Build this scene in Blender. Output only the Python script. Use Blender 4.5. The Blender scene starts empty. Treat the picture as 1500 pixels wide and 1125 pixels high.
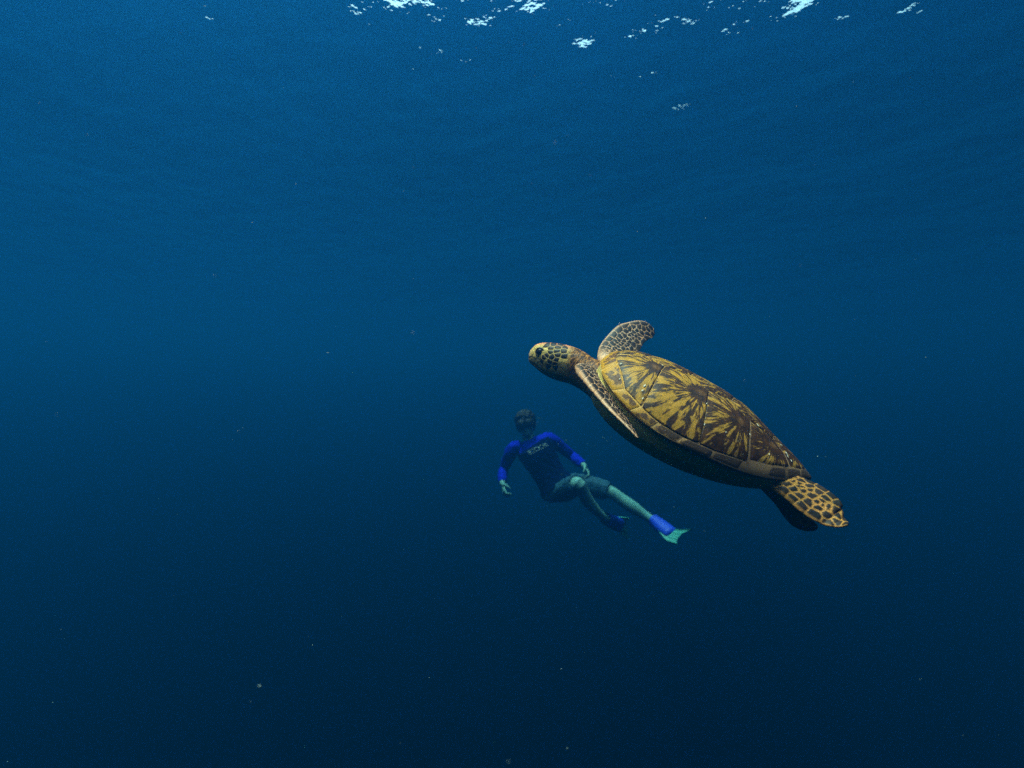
import bpy, bmesh, math, random
import numpy as np
from mathutils import Vector, Matrix, Euler
from mathutils.bvhtree import BVHTree

R = math.radians
sc = bpy.context.scene
col = sc.collection

# ------------------------------------------------------------------ camera
HFOV = R(88.0)
PITCH = R(0.5)
CAM = Vector((0.0, 0.0, -2.0))
cd = bpy.data.cameras.new('camera')
cd.sensor_width = 36.0
cd.lens = 18.0 / math.tan(HFOV / 2)
cd.clip_start = 0.02
cd.clip_end = 2000.0
cam = bpy.data.objects.new('camera', cd)
cam.location = CAM
cam.rotation_euler = (R(90) + PITCH, 0, 0)
col.objects.link(cam)
sc.camera = cam
cd.dof.use_dof = True
cd.dof.focus_distance = 1.58
cd.dof.aperture_fstop = 2.3

# ------------------------------------------------------------------ sky, sun, exposure
SUN_DIR = Vector((-0.17, 0.04, 0.97)).normalized()      # towards the sun
SUN_EL = math.asin(SUN_DIR.z)
SUN_AZ = math.atan2(SUN_DIR.x, SUN_DIR.y)
world = bpy.data.worlds.new('World')
sc.world = world
world.use_nodes = True
wn = world.node_tree
sky = wn.nodes.new('ShaderNodeTexSky')
sky.sky_type = 'NISHITA'
sky.sun_disc = False
sky.dust_density = 10.0
sky.air_density = 2.5
sky.sun_elevation = SUN_EL
sky.sun_rotation = SUN_AZ
bg = wn.nodes['Background']
bg.inputs['Strength'].default_value = 0.15
wn.links.new(sky.outputs[0], bg.inputs['Color'])
sd = bpy.data.lights.new('sun', 'SUN')
sd.energy = 5.0
sd.angle = R(0.6)
sd.color = (1.0, 0.95, 0.86)
sun = bpy.data.objects.new('sun', sd)
sun.rotation_euler = SUN_DIR.to_track_quat('Z', 'Y').to_euler()
sun.location = (0, 0, 20)
col.objects.link(sun)

sc.render.engine = 'CYCLES'
sc.view_settings.view_transform = 'Standard'
sc.view_settings.look = 'None'
sc.view_settings.gamma = 1.0
sc.view_settings.exposure = 1.93
sc.cycles.max_bounces = 12
sc.cycles.volume_bounces = 1
sc.cycles.transparent_max_bounces = 16
sc.cycles.use_denoising = False
sc.cycles.use_adaptive_sampling = False
sc.cycles.sample_clamp_indirect = 0.25

# ------------------------------------------------------------------ helpers
FPX = 750.0 / math.tan(HFOV / 2)          # focal length in pixels of the 1500 px wide photograph
CAMROT = Matrix.Rotation(R(90) + PITCH, 3, 'X')
def at(px, py, d):
    """photo pixel + distance along the view axis -> world point"""
    v = Vector(((px - 750.0) / FPX, -(py - 562.5) / FPX, -1.0)) * d
    return CAM + CAMROT @ v
def tag(o, label=None, cat=None, group=None, kind=None):
    if label: o['label'] = label
    if cat: o['category'] = cat
    if group: o['group'] = group
    if kind: o['kind'] = kind
    return o
def link(name, me, mat=None, parent=None, smooth=True):
    o = bpy.data.objects.new(name, me)
    col.objects.link(o)
    if mat is not None: me.materials.append(mat)
    if parent is not None: o.parent = parent
    if smooth: me.polygons.foreach_set('use_smooth', [True] * len(me.polygons))
    return o
def mesh(name, V, F):
    me = bpy.data.meshes.new(name)
    me.from_pydata([tuple(v) for v in V], [], [tuple(f) for f in F])
    me.update()
    return me
def new_mat(name):
    m = bpy.data.materials.new(name)
    m.use_nodes = True
    nt = m.node_tree
    for n in list(nt.nodes): nt.nodes.remove(n)
    return m, nt
class NB:
    """small node builder"""
    def __init__(s, nt): s.nt = nt
    def n(s, t, **k):
        x = s.nt.nodes.new(t)
        for a, b in k.items(): setattr(x, a, b)
        return x
    def l(s, a, b): s.nt.links.new(a, b)
    def setin(s, sock, v):
        if isinstance(v, bpy.types.NodeSocket): s.l(v, sock)
        elif isinstance(v, (tuple, list)) and len(v) == 3 and sock.type == 'RGBA': sock.default_value = (*v, 1)
        else: sock.default_value = v
    def math(s, op, a, b=0.0, c=None, clamp=False):
        x = s.n('ShaderNodeMath', operation=op, use_clamp=clamp)
        s.setin(x.inputs[0], a); s.setin(x.inputs[1], b)
        if c is not None: s.setin(x.inputs[2], c)
        return x.outputs[0]
    def mix(s, f, a, b, blend='MIX'):
        x = s.n('ShaderNodeMix', data_type='RGBA', blend_type=blend)
        s.setin(x.inputs[0], f); s.setin(x.inputs[6], a); s.setin(x.inputs[7], b)
        return x.outputs[2]
    def ss(s, v, a, b):
        x = s.n('ShaderNodeMapRange', interpolation_type='SMOOTHSTEP')
        s.setin(x.inputs[0], v); x.inputs[1].default_value = a; x.inputs[2].default_value = b
        return x.outputs[0]
    def noise(s, vec, scale, detail=3, rough=0.55, dist=0.0):
        x = s.n('ShaderNodeTexNoise')
        if vec is not None: s.l(vec, x.inputs['Vector'])
        x.inputs['Scale'].default_value = scale; x.inputs['Detail'].default_value = detail
        x.inputs['Roughness'].default_value = rough; x.inputs['Distortion'].default_value = dist
        return x
    def attr(s, name):
        return s.n('ShaderNodeAttribute', attribute_name=name)
    def principled(s, **k):
        p = s.n('ShaderNodeBsdfPrincipled')
        for a, b in k.items(): s.setin(p.inputs[a.replace('_', ' ')], b)
        o = s.n('ShaderNodeOutputMaterial')
        s.l(p.outputs[0], o.inputs[0])
        return p
    def bump(s, h, strength, dist):
        b = s.n('ShaderNodeBump')
        b.inputs['Strength'].default_value = strength; b.inputs['Distance'].default_value = dist
        s.l(h, b.inputs['Height'])
        return b.outputs[0]

# ------------------------------------------------------------------ water: the sea surface seen from below
def graded(a0, a1, step, far, grow=1.12):
    v = list(np.arange(a0, a1 + 1e-6, step))
    s, x = step, v[-1]
    while x < far: s *= grow; x += s; v.append(x)
    s, x = step, v[0]
    while x > -far: s *= grow; x -= s; v.insert(0, x)
    return np.array(v)
def make_surface():
    xs = graded(-9, 9, 0.045, 90); ys = graded(1.5, 15, 0.045, 90)
    X, Y = np.meshgrid(xs, ys, indexing='ij')
    rs = np.random.RandomState(52)
    Z = np.zeros_like(X)
    dist = np.sqrt(X**2 + (Y - 6)**2)
    WIND = R(205)
    for i in range(90):
        lam = 0.16 * (38.0) ** rs.rand()
        k = 2 * math.pi / lam
        th = WIND + rs.normal() * (0.55 + 0.35 * (lam < 1.0))
        slope = 0.0150 * (lam / 1.0) ** (-0.34)
        a = slope / k
        fade = np.clip(1.6 - dist / (lam * 40), 0, 1)
        ph = k * (X * math.cos(th) + Y * math.sin(th)) + rs.rand() * 6.283
        ph = ph + 0.35 * np.sin(0.6 * X + 0.9 * Y + i)
        s = np.sin(ph)
        Z += a * fade * (s + 0.18 * np.cos(2 * ph))
    ni, nj = X.shape
    V = np.stack([X, Y, Z], -1).reshape(-1, 3)
    idx = np.arange(ni * nj).reshape(ni, nj)
    F = np.stack([idx[:-1, :-1], idx[1:, :-1], idx[1:, 1:], idx[:-1, 1:]], -1).reshape(-1, 4)
    me = bpy.data.meshes.new('water')
    me.vertices.add(len(V)); me.vertices.foreach_set('co', V.ravel())
    me.loops.add(F.size); me.loops.foreach_set('vertex_index', F.ravel())
    me.polygons.add(len(F)); me.polygons.foreach_set('loop_start', np.arange(len(F)) * 4)
    me.update(); me.validate()
    m, nt = new_mat('sea_surface'); b = NB(nt)
    geo = b.n('ShaderNodeNewGeometry')
    nz = b.noise(geo.outputs['Position'], 9.0, 3, 0.6)
    nrm = b.bump(nz.outputs[0], 0.36, 0.025)
    fr = b.n('ShaderNodeFresnel'); fr.inputs['IOR'].default_value = 1.333
    b.l(nrm, fr.inputs['Normal'])
    tr = b.n('ShaderNodeBsdfTransparent')
    gl = b.n('ShaderNodeBsdfGlossy'); gl.inputs['Roughness'].default_value = 0.02
    b.l(nrm, gl.inputs['Normal'])
    mx = b.n('ShaderNodeMixShader')
    b.l(fr.outputs[0], mx.inputs[0]); b.l(tr.outputs[0], mx.inputs[1]); b.l(gl.outputs[0], mx.inputs[2])
    o = b.n('ShaderNodeOutputMaterial'); b.l(mx.outputs[0], o.inputs[0])
    ob = link('water', me, m)
    tag(ob, 'rippled sea surface seen from below with bright glints of sky', None, kind='structure')
    return ob
make_surface()

def make_haze():
    bm = bmesh.new(); bmesh.ops.create_cube(bm, size=1.0)
    for v in bm.verts:
        v.co = Vector((v.co.x * 190, v.co.y * 190, -60.0 if v.co.z < 0 else 0.9))
    me = bpy.data.meshes.new('haze'); bm.to_mesh(me); bm.free()
    m, nt = new_mat('sea_water'); b = NB(nt)
    pv = b.n('ShaderNodeVolumePrincipled')
    pv.inputs['Density Attribute'].default_value = ''
    pv.inputs['Color'].default_value = (0.004, 0.080, 0.234, 1)
    pv.inputs['Absorption Color'].default_value = (0.006, 0.30, 0.325, 1)
    pv.inputs['Density'].default_value = 0.26
    pv.inputs['Anisotropy'].default_value = 0.85
    o = b.n('ShaderNodeOutputMaterial'); b.l(pv.outputs[0], o.inputs['Volume'])
    ob = link('haze', me, m, smooth=False)
    tag(ob, 'blue sea water hazing everything far away', None, kind='stuff')
make_haze()

# ------------------------------------------------------------------ shared modelling tools
def hermite(x, S, Y):
    """smooth interpolation of the table S -> Y (Y may have columns)"""
    S = np.asarray(S, float); Y = np.asarray(Y, float); x = np.asarray(x, float)
    m = np.gradient(Y, S, axis=0)
    i = np.clip(np.searchsorted(S, x) - 1, 0, len(S) - 2)
    h = S[i + 1] - S[i]; t = (x - S[i]) / h
    if Y.ndim > 1: h = h[..., None]; t = t[..., None]
    return ((2*t**3 - 3*t**2 + 1) * Y[i] + (t**3 - 2*t**2 + t) * h * m[i]
            + (-2*t**3 + 3*t**2) * Y[i+1] + (t**3 - t**2) * h * m[i+1])
class Soup:
    """closed pieces that will be fused into one continuous skin; keeps a region id and two coordinates per vertex"""
    def __init__(s): s.V = []; s.F = []; s.U = []; s.G = []
    def add(s, V, F, U, g):
        o = len(s.V)
        s.V += [tuple(map(float, v)) for v in V]; s.F += [tuple(int(i) + o for i in f) for f in F]
        s.U += [tuple(map(float, u)) for u in U]; s.G += [g] * len(F)
    def rings(s, rings, g, us, vs):
        """rings: list of (n,3) arrays, closed across and capped at the ends"""
        n = len(rings[0]); m = len(rings)
        V = np.concatenate(rings + [rings[0].mean(0, keepdims=True), rings[-1].mean(0, keepdims=True)])
        U = [(us[i], vs[j]) for i in range(m) for j in range(n)] + [(us[0], 0.0), (us[-1], 0.0)]
        F = []
        for i in range(m - 1):
            for j in range(n):
                k = (j + 1) % n
                F.append((i*n + j, i*n + k, (i+1)*n + k, (i+1)*n + j))
        a, b = m * n, m * n + 1
        for j in range(n):
            k = (j + 1) % n
            F.append((a, k, j)); F.append((b, (m-1)*n + j, (m-1)*n + k))
        s.add(V, F, U, g)
    def fuse(s, name, voxel, smooth_it=2, fac=0.5):
        me = mesh(name + '_src', s.V, s.F)
        bm = bmesh.new(); bm.from_mesh(me); bmesh.ops.recalc_face_normals(bm, faces=bm.faces)
        bm.to_mesh(me); bm.free()
        ob = bpy.data.objects.new(name + '_src', me); col.objects.link(ob)
        md = ob.modifiers.new('r', 'REMESH'); md.mode = 'VOXEL'; md.voxel_size = voxel; md.adaptivity = 0.0
        sm = ob.modifiers.new('s', 'SMOOTH'); sm.factor = fac; sm.iterations = smooth_it
        dg = bpy.context.evaluated_depsgraph_get()
        out = bpy.data.meshes.new_from_object(ob.evaluated_get(dg))
        out.name = name
        tri = [t for t in s.F]
        bvh = BVHTree.FromPolygons([Vector(v) for v in s.V], tri)
        V = np.empty(len(out.vertices) * 3); out.vertices.foreach_get('co', V); V = V.reshape(-1, 3)
        UV = np.zeros((len(V), 2)); G = np.zeros(len(V), int)
        SV = np.array(s.V); SU = np.array(s.U)
        for i, v in enumerate(V):
            loc, nr, fi, d = bvh.find_nearest(Vector(v))
            f = list(s.F[fi]); w = 1.0 / (np.linalg.norm(SV[f] - np.array(loc), axis=1) + 1e-5) ** 2
            UV[i] = (SU[f] * w[:, None]).sum(0) / w.sum(); G[i] = s.G[fi]
        bpy.data.objects.remove(ob); bpy.data.meshes.remove(me)
        return out, V, UV, G
def ring_frame(c, ax, bx, n=20, p=2.0):
    """superellipse ring around c with half axes ax, bx (vectors)"""
    a = np.linspace(0, 2*np.pi, n, endpoint=False)
    ca, sa = np.cos(a), np.sin(a)
    u = np.sign(ca) * np.abs(ca) ** (2/p); w = np.sign(sa) * np.abs(sa) ** (2/p)
    return c[None] + u[:, None] * ax[None] + w[:, None] * bx[None]
def put_attr(me, name, arr):
    arr = np.asarray(arr, float)
    if arr.ndim == 1:
        a = me.attributes.new(name, 'FLOAT', 'POINT'); a.data.foreach_set('value', arr.ravel())
    elif arr.shape[1] == 3:
        a = me.attributes.new(name, 'FLOAT_VECTOR', 'POINT'); a.data.foreach_set('vector', arr.ravel())
def voronoi(P, sites):
    """distance to the cell border (metres, roughly) and index of the cell"""
    f1 = np.full(len(P), 9e9); f2 = f1.copy(); ix = np.zeros(len(P), int)
    for k, q in enumerate(sites):
        d = np.sqrt(((P - q) ** 2).sum(1))
        nearer = d < f1
        f2 = np.where(nearer, f1, np.minimum(f2, d)); ix = np.where(nearer, k, ix); f1 = np.where(nearer, d, f1)
    return (f2 - f1) * 0.5, ix
def sstep(x, a, b):
    t = np.clip((x - a) / (b - a), 0, 1); return t * t * (3 - 2 * t)

# ------------------------------------------------------------------ the sea turtle
TL = 0.664                                    # carapace length
T_S = [0, .05, .15, .3, .45, .6, .75, .88, .96, 1.0]
T_W = np.array([.10, .19, .265, .315, .32, .295, .235, .15, .07, .012]) * 1.003 * TL / .78
T_H = np.array([.03, .075, .125, .165, .175, .16, .12, .07, .03, .008]) * .968 * TL / .78
T_ZS = [0, .2, .4, .6, .8, 1.0]
T_Z = [.0242, -.0105, -.0269, -.0202, -.0090, .0263]
def shell(s, t):
    s = np.asarray(s, float); t = np.asarray(t, float)
    w = hermite(s, T_S, T_W); H = hermite(s, T_S, T_H)
    return np.stack([TL * (.5 - s) + 0 * t, t * w, hermite(s, T_ZS, T_Z) + H * (1 - np.minimum(np.abs(t), 1) ** 2.4) ** .8], -1)
def shell_n(s, t):
    s = np.clip(s, .004, .996); t = np.clip(t, -.985, .985); e = 2e-3
    a = shell(s + e, t) - shell(s - e, t); b = shell(s, t + e) - shell(s, t - e)
    n = np.cross(b, a); n *= np.sign(n[..., 2:3] + 1e-9)
    return n / np.linalg.norm(n, axis=-1, keepdims=True)

# pose: found from the outline of the shell in the photograph
def turtle_pose():
    al, yaw, phi, d = 0.5494, -0.0388, 0.1781, 1.6
    c = Vector(((1021.5 - 750) / FPX * d, -(618.6 - 562.5) / FPX * d, -d))
    r = c.normalized(); right = r.cross(Vector((0, 1, 0))).normalized(); up = right.cross(r)
    X = -math.cos(al)*math.cos(yaw)*right + math.sin(al)*math.cos(yaw)*up - math.sin(yaw)*r
    n0 = math.sin(al)*right + math.cos(al)*up; n0 = (n0 - X*n0.dot(X)).normalized()
    tw = -r - X*((-r).dot(X)); tw = (tw - n0*tw.dot(n0)).normalized()
    Z = n0*math.cos(phi) + tw*math.sin(phi); Y = Z.cross(X)
    M = Matrix((X, Y, Z)).transposed()
    W = (CAMROT @ M).to_4x4(); W.translation = CAM + CAMROT @ c
    return W
TW = turtle_pose(); TWI = TW.inverted()
def onplane(px, py, yl):
    """photo pixel -> turtle coordinates on the plane y = yl of the turtle"""
    o = TWI @ CAM; d = (TWI @ at(px, py, 1.0)) - o
    k = (yl - o.y) / d.y
    return np.array(o + d * k)

def flipper(soup, stations, g, sub=6):
    """stations: (leading px, y, trailing px, y, thickness)"""
    A = np.array([onplane(*s[0], s[1]) for s in stations]); B = np.array([onplane(*s[2], s[3]) for s in stations])
    T = np.array([s[4] for s in stations]); k = np.arange(len(stations), dtype=float)
    x = np.linspace(0, k[-1], (len(k) - 1) * sub + 1)
    A = hermite(x, k, A); B = hermite(x, k, B); T = np.maximum(hermite(x, k, T), .0045)
    C = (A + B) / 2; sp = np.gradient(C, axis=0)
    L = np.concatenate([[0], np.cumsum(np.linalg.norm(np.diff(C, axis=0), axis=1))])
    n = 28; a = np.linspace(0, 2*np.pi, n, endpoint=False)
    rings = []
    for i in range(len(x)):
        ch = (B[i] - A[i]) / 2
        nn = np.cross(sp[i], ch); nn /= np.linalg.norm(nn) + 1e-9
        prof = np.sin(a) * (0.62 - 0.38 * np.cos(a))            # thicker at the leading edge
        rings.append(C[i][None] + np.cos(a)[:, None] * ch[None] + (prof * T[i])[:, None] * nn[None])
    soup.rings(rings, g, L, np.cos(a))
    return C, L, np.linalg.norm(B - A, axis=1) / 2

def build_turtle():
    root = bpy.data.objects.new('sea_turtle', None); col.objects.link(root)
    root.matrix_world = TW; root.empty_display_size = 0.1
    tag(root, 'green sea turtle with olive and brown rayed shell swimming up past the snorkeller', 'turtle')
    rs = np.random.RandomState(5)
    S = Soup()
    # --- belly (plastron) and the trunk inside the shell
    ss = np.linspace(.0, .95, 34)
    Dp = hermite(ss, [0, .04, .12, .25, .4, .6, .78, .9, .95], [.050, .096, .118, .126, .122, .108, .074, .04, .02])
    n = 40; a = np.linspace(0, 2*np.pi, n, endpoint=False); rings = []
    for i, s in enumerate(ss):
        w = float(hermite(s, T_S, T_W)) * .93; z0 = float(hermite(s, T_ZS, T_Z)); H = float(hermite(s, T_S, T_H))
        w *= sstep(s, -.06, .06) * .25 + .75
        y = np.sign(np.cos(a)) * np.abs(np.cos(a)) ** .8 * w; sa = np.sin(a)
        z = z0 - .006 + np.where(sa > 0, sa * H * .55, np.sign(sa) * np.abs(sa) ** .85 * (Dp[i] + z0 * .6))
        rings.append(np.stack([np.full(n, TL * (.5 - s)), y, z], -1))
    S.rings(rings, 0, ss, np.sin(a))
    # --- head and neck
    prof = [((775.2, 521), (775, 528.5), .45), ((777, 514), (776, 531), .55), ((780.5, 509.5), (779, 534), .62), ((786, 504.5), (785.5, 539), .70),
            ((794, 502.3), (794, 546), .77), ((805, 501.8), (806, 553), .80), ((818, 503), (820, 558.5), .80), ((832, 506), (833, 561.5), .76),
            ((845, 510), (844, 566.5), .74), ((857, 516.5), (853, 572), .82), ((869, 525), (863, 579), 1.0), ((885, 532), (880, 594), 1.35), ((905, 545), (905, 605), 1.6)]
    tp = np.array([onplane(*p[0], 0) for p in prof]); bt = np.array([onplane(*p[1], 0) for p in prof]); wr = np.array([p[2] for p in prof])
    k = np.arange(len(prof), dtype=float); x = np.linspace(0, k[-1], 73)
    tp = hermite(x, k, tp); bt = hermite(x, k, bt); wr = hermite(x, k, wr)
    n = 40; a = np.linspace(0, 2*np.pi, n, endpoint=False); rings = []
    for i in range(len(x)):
        c = (tp[i] + bt[i]) / 2; v = (tp[i] - bt[i]) / 2; h = np.linalg.norm(v)
        ca, sa = np.cos(a), np.sin(a)
        wd = np.sign(ca) * np.abs(ca) ** .86 * (1 - .20 * np.maximum(sa, 0) ** 2 - .10 * np.maximum(-sa, 0))
        rings.append(c[None] + sa[:, None] * v[None] + (wd * wr[i] * h)[:, None] * np.array([[0, 1, 0]]))
    S.rings(rings, 1, x, np.sin(a))
    # brow ridge over the eye sockets
    eyeL = onplane(791.2, 515.8, .030)
    for sy in (1, -1):
        e = eyeL * np.array([1, sy, 1])
        V, F = [], []
        bm = bmesh.new(); bmesh.ops.create_uvsphere(bm, u_segments=18, v_segments=12, radius=1.0)
        for v in bm.verts: V.append(e + np.array([v.co.x * .0165, v.co.y * .0085 - sy * .004, v.co.z * .0155]))
        bm.verts.index_update()
        for f in bm.faces: F.append([v.index for v in f.verts])
        S.add(V, F, [(3.0, 0)] * len(V), 1); bm.free()
    # --- flippers
    fl = {}
    fl[2] = flipper(S, [((866, 566), .03, (892, 556), .02, .040), ((852, 551), .11, (880, 545), .05, .036), ((843, 543), .175, (868, 537), .095, .028),
        ((849, 550), .215, (872, 543), .115, .022), ((862, 566.5), .25, (888, 561), .135, .0165), ((880, 587.5), .28, (901, 578), .17, .013),
        ((895, 603), .305, (910, 598.5), .205, .0105), ((912, 619.5), .325, (921, 615), .25, .008), ((925, 632.5), .335, (930, 630), .295, .006), ((934.5, 642), .34, (935.5, 641.5), .325, .004)], 2)
    fl[3] = flipper(S, [((880, 540), -.06, (908, 548), -.05, .036), ((875, 525), -.12, (912, 536), -.10, .030), ((878, 508), -.18, (920, 530), -.145, .022),
        ((890, 491.5), -.235, (928, 523), -.19, .016), ((905, 477), -.285, (937, 514.5), -.24, .0125), ((920, 472), -.32, (944, 503), -.28, .010),
        ((936, 469.5), -.345, (952, 497), -.32, .008), ((948, 472.5), -.36, (957.5, 494.5), -.345, .006), ((957.5, 481), -.365, (959.5, 489), -.362, .004)], 3)
    fl[4] = flipper(S, [((1100, 694), .09, (1138, 678), .05, .040), ((1118, 706), .11, (1160, 692), .06, .030), ((1134, 719.5), .125, (1184, 702.5), .065, .022), ((1151, 732), .135, (1203, 711), .07, .016),
        ((1167, 746), .145, (1218, 721), .08, .012), ((1181, 756.5), .15, (1229, 730), .09, .0105), ((1195, 764.5), .155, (1235.5, 739), .10, .009), ((1205, 769), .155, (1233.5, 744.5), .10, .008), ((1214, 771), .16, (1237, 750.5), .11, .0075),
        ((1222, 772.5), .16, (1236.5, 756), .115, .007), ((1231, 772), .165, (1241, 762), .125, .006), ((1241, 769.5), .165, (1244, 766.5), .15, .005)], 4)
    fl[5] = flipper(S, [((1090, 692), -.03, (1135, 690), -.01, .040), ((1106, 704), -.06, (1146, 706), -.03, .030), ((1121, 720), -.08, (1160, 726), -.05, .022),
        ((1136, 738), -.09, (1174, 742), -.06, .016), ((1148, 756), -.1, (1184, 754), -.07, .012), ((1161, 770), -.1, (1192, 763), -.075, .009),
        ((1177, 777), -.1, (1198, 769), -.08, .007), ((1194, 777), -.1, (1199, 773), -.085, .004)], 5)
    # --- tail
    c0 = np.array([-TL*.42, 0, -.02]); c1 = np.array([-TL*.535, 0, -.022])
    S.rings([ring_frame(c0 + (c1 - c0) * q, np.array([0, .028 * (1 - .75*q), 0]), np.array([0, 0, .024 * (1 - .75*q)]), 16) for q in np.linspace(0, 1, 8)], 0, np.linspace(.9, 1, 8), np.zeros(16))
    me, V, UV, G = S.fuse('body', .0018, 3)
    # --- mouth: a groove along the jaw line
    curve = np.array([onplane(x_, y_, 0)[[0, 2]] for x_, y_ in ((774.5, 526.5), (777, 529), (782, 531), (789, 535), (797, 541), (804, 545))])
    cv = np.concatenate([curve[i] + (curve[i+1] - curve[i]) * np.linspace(0, 1, 12)[:, None] for i in range(5)])
    hm = np.where((G == 1) & (UV[:, 0] < 5.5))[0]
    dd = np.min(np.linalg.norm(V[hm][:, None, [0, 2]] - cv[None], axis=2), axis=1)
    V[hm, 1] *= 1 - .16 * np.exp(-(dd / .0022) ** 2)
    me.vertices.foreach_set('co', V.ravel()); me.update()
    mouth = np.zeros(len(V)); mouth[hm] = np.exp(-(dd / .0018) ** 2)
    # --- skin markings: cells of dark scales with pale skin between them
    N = len(V); edge = np.full(N, .02); dark = np.zeros(N); rnd = np.zeros(N)
    for g in (2, 3, 4, 5):
        m = G == g; C, L, half = fl[g]
        hw = np.interp(UV[m, 0], L, half)
        P = np.stack([UV[m, 0], UV[m, 1] * hw], 1)
        sites = []; dk = []
        def row(v, step, jit, size=1.0):
            u = L[-1] * .10 + rs.rand() * step
            while u < L[-1] * 1.01:
                h = np.interp(u, L, half)
                q = (u + rs.normal() * step * .13, (v + rs.normal() * jit) * h)
                if all((q[0] - w[0]) ** 2 + (q[1] - w[1]) ** 2 > (.0095 + .006 * (u > .8 * L[-1])) ** 2 for w in sites): sites.append(q); dk.append(size)
                u += step * (.8 + .4 * rs.rand()) * (0.75 + .5 * u / L[-1])
        if g in (2, 3):
            row(-.74, .034, .02); row(-.30, .021, .05); row(-.02, .015, .06); row(.24, .015, .06); row(.48, .022, .05); row(.82, .034, .03)
        else:
            row(-.74, .034, .03); row(-.36, .023, .07); row(-.08, .017, .08); row(.2, .017, .08); row(.5, .023, .06); row(.84, .032, .03)
        ed, ix = voronoi(P, np.array(sites))
        r_ = rs.rand(len(sites))
        edge[m] = ed; rnd[m] = r_[ix]
        # pale leading rim and paler arm base
        lead = sstep(-UV[m, 1], .78, .97)
        basef = sstep(UV[m, 0] / L[-1], .10, .34) if g in (2, 3) else sstep(UV[m, 0] / L[-1], .14, .30)
        width = .00075
        dark[m] = (sstep(ed, width * .55, width * 1.6) if g in (2, 3) else sstep(ed - .0013 * np.exp(-(UV[m, 1] / .45) ** 2), .0005, .0024)) * (1 - lead * (.95 if g in (2, 4) else .8)) * basef
    # head scales: painted where the photograph shows them, both sides alike
    bvh = BVHTree.FromPolygons([Vector(v) for v in V], [tuple(p.vertices) for p in me.polygons])
    o = TWI @ CAM
    def onskin(zx, zy):
        px, py = 765 + zx * .08, 490 + zy * .08
        d = ((TWI @ at(px, py, 1.0)) - o).normalized()
        hit = bvh.ray_cast(o, d)
        return np.array(hit[0]) if hit[0] is not None else None
    darkS = [(520,252),(650,232),(795,228),(505,318),(637,303),(762,300),(645,365),(770,398),(447,375),(540,415),(402,428),(360,492),(500,500),(618,466),(600,530),(478,572),(612,595),(455,195),(570,182),(700,185)]
    paleS = [(165,330),(190,500),(250,600),(330,600),(400,640),(540,655),(720,500),(760,500),(720,600),(690,640),(280,205),(890,300),(900,400),(350,180),(250,420),(280,480),(330,560),(420,510),(850,215),(420,300),(300,420)]
    sites = []; dk = []
    for lst, v in ((darkS, 1.), (paleS, 0.)):
        for z in lst:
            h = onskin(*z)
            if h is None: continue
            for sy in (1, -1): sites.append(h * np.array([1, sy, 1])); dk.append(v)
    m = G == 1
    ed, ix = voronoi(V[m], np.array(sites)); dk = np.array(dk)
    hx = UV[m, 0]
    inhead = 1 - sstep(hx, 7.2, 8.2)
    dark[m] = dk[ix] * sstep(ed, .0005, .0013) * inhead
    rnd[m] = rs.rand(len(sites))[ix]; edge[m] = ed
    head = np.zeros(N); head[m] = 1.0
    neck = np.zeros(N); neck[m] = sstep(hx, 6.9, 8.0)
    beak = np.zeros(N); beak[m] = 1 - sstep(hx, 1.2, 3.2)
    under = np.zeros(N); under[m] = sstep(-UV[m, 1], .35, .75)
    belly = (G == 0).astype(float)
    warm = np.zeros(N)
    warm[m] = sstep(UV[m, 1], .75, .98) * inhead
    rear = ((G == 4) | (G == 5)).astype(float)
    for nm, arr in (('dark', dark), ('rnd', rnd), ('neck', neck), ('beak', beak), ('head', head), ('mouth', mouth), ('under', under), ('belly', belly), ('warm', warm), ('rear', rear), ('edge', np.minimum(edge, .006) / .006)):
        put_attr(me, nm, arr)
    mt, nt = new_mat('turtle_skin'); b = NB(nt)
    tc = b.n('ShaderNodeTexCoord').outputs['Object']
    A = lambda nme: b.attr(nme).outputs['Fac']
    n1 = b.noise(tc, 60, 4, .6).outputs[0]; n2 = b.noise(tc, 14, 3, .6).outputs[0]
    pale = b.mix(A('rear'), (0.324, 0.1746, 0.105), (0.1782, 0.07275, 0.013))
    pale = b.mix(b.ss(n2, .35, .7), pale, b.mix(.5, pale, (0.324, 0.1115, 0.03)))
    pale = b.mix(A('head'), pale, (.29, .175, .050))
    pale = b.mix(A('beak'), pale, (0.2916, 0.1649, 0.075))
    pale = b.mix(A('warm'), pale, (0.3024, 0.097, 0.035))
    # neck: folded skin with brown flecks
    mp = b.n('ShaderNodeMapping'); mp.inputs['Scale'].default_value = (190, 46, 60); mp.inputs['Rotation'].default_value = (0, .75, 0); b.l(tc, mp.inputs[0])
    fold = b.noise(mp.outputs[0], 1.0, 3, .6, .6).outputs[0]
    neckc = b.mix(b.ss(fold, .42, .62), (0.0324, 0.01067, 0.004), (0.216, 0.0776, 0.014))
    pale = b.mix(A('neck'), pale, neckc)
    pale = b.mix(A('under'), pale, (0.162, 0.097, 0.03))
    bel = b.mix(b.ss(n2, .3, .7), (.30, .19, .045), (.22, .15, .05))
    pale = b.mix(A('belly'), pale, bel)
    dk = b.mix(A('rnd'), (.005, .0035, .003), (.018, .009, .006))
    dk = b.mix(b.math('MULTIPLY', b.ss(n1, .55, .85), .4), dk, (0.0648, 0.02716, 0.016))
    colr = b.mix(A('dark'), pale, dk)
    colr = b.mix(b.math('MULTIPLY', A('mouth'), .8), colr, (0.054, 0.0291, 0.015))
    hgt = b.math('ADD', b.math('MULTIPLY', A('edge'), .55), b.math('MULTIPLY', b.math('ADD', b.math('MULTIPLY', fold, A('neck')), b.math('MULTIPLY', n1, .35)), 1.0))
    b.principled(Base_Color=colr, Roughness=.5, Specular_IOR_Level=.05, Normal=b.bump(hgt, .6, .004))
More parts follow.
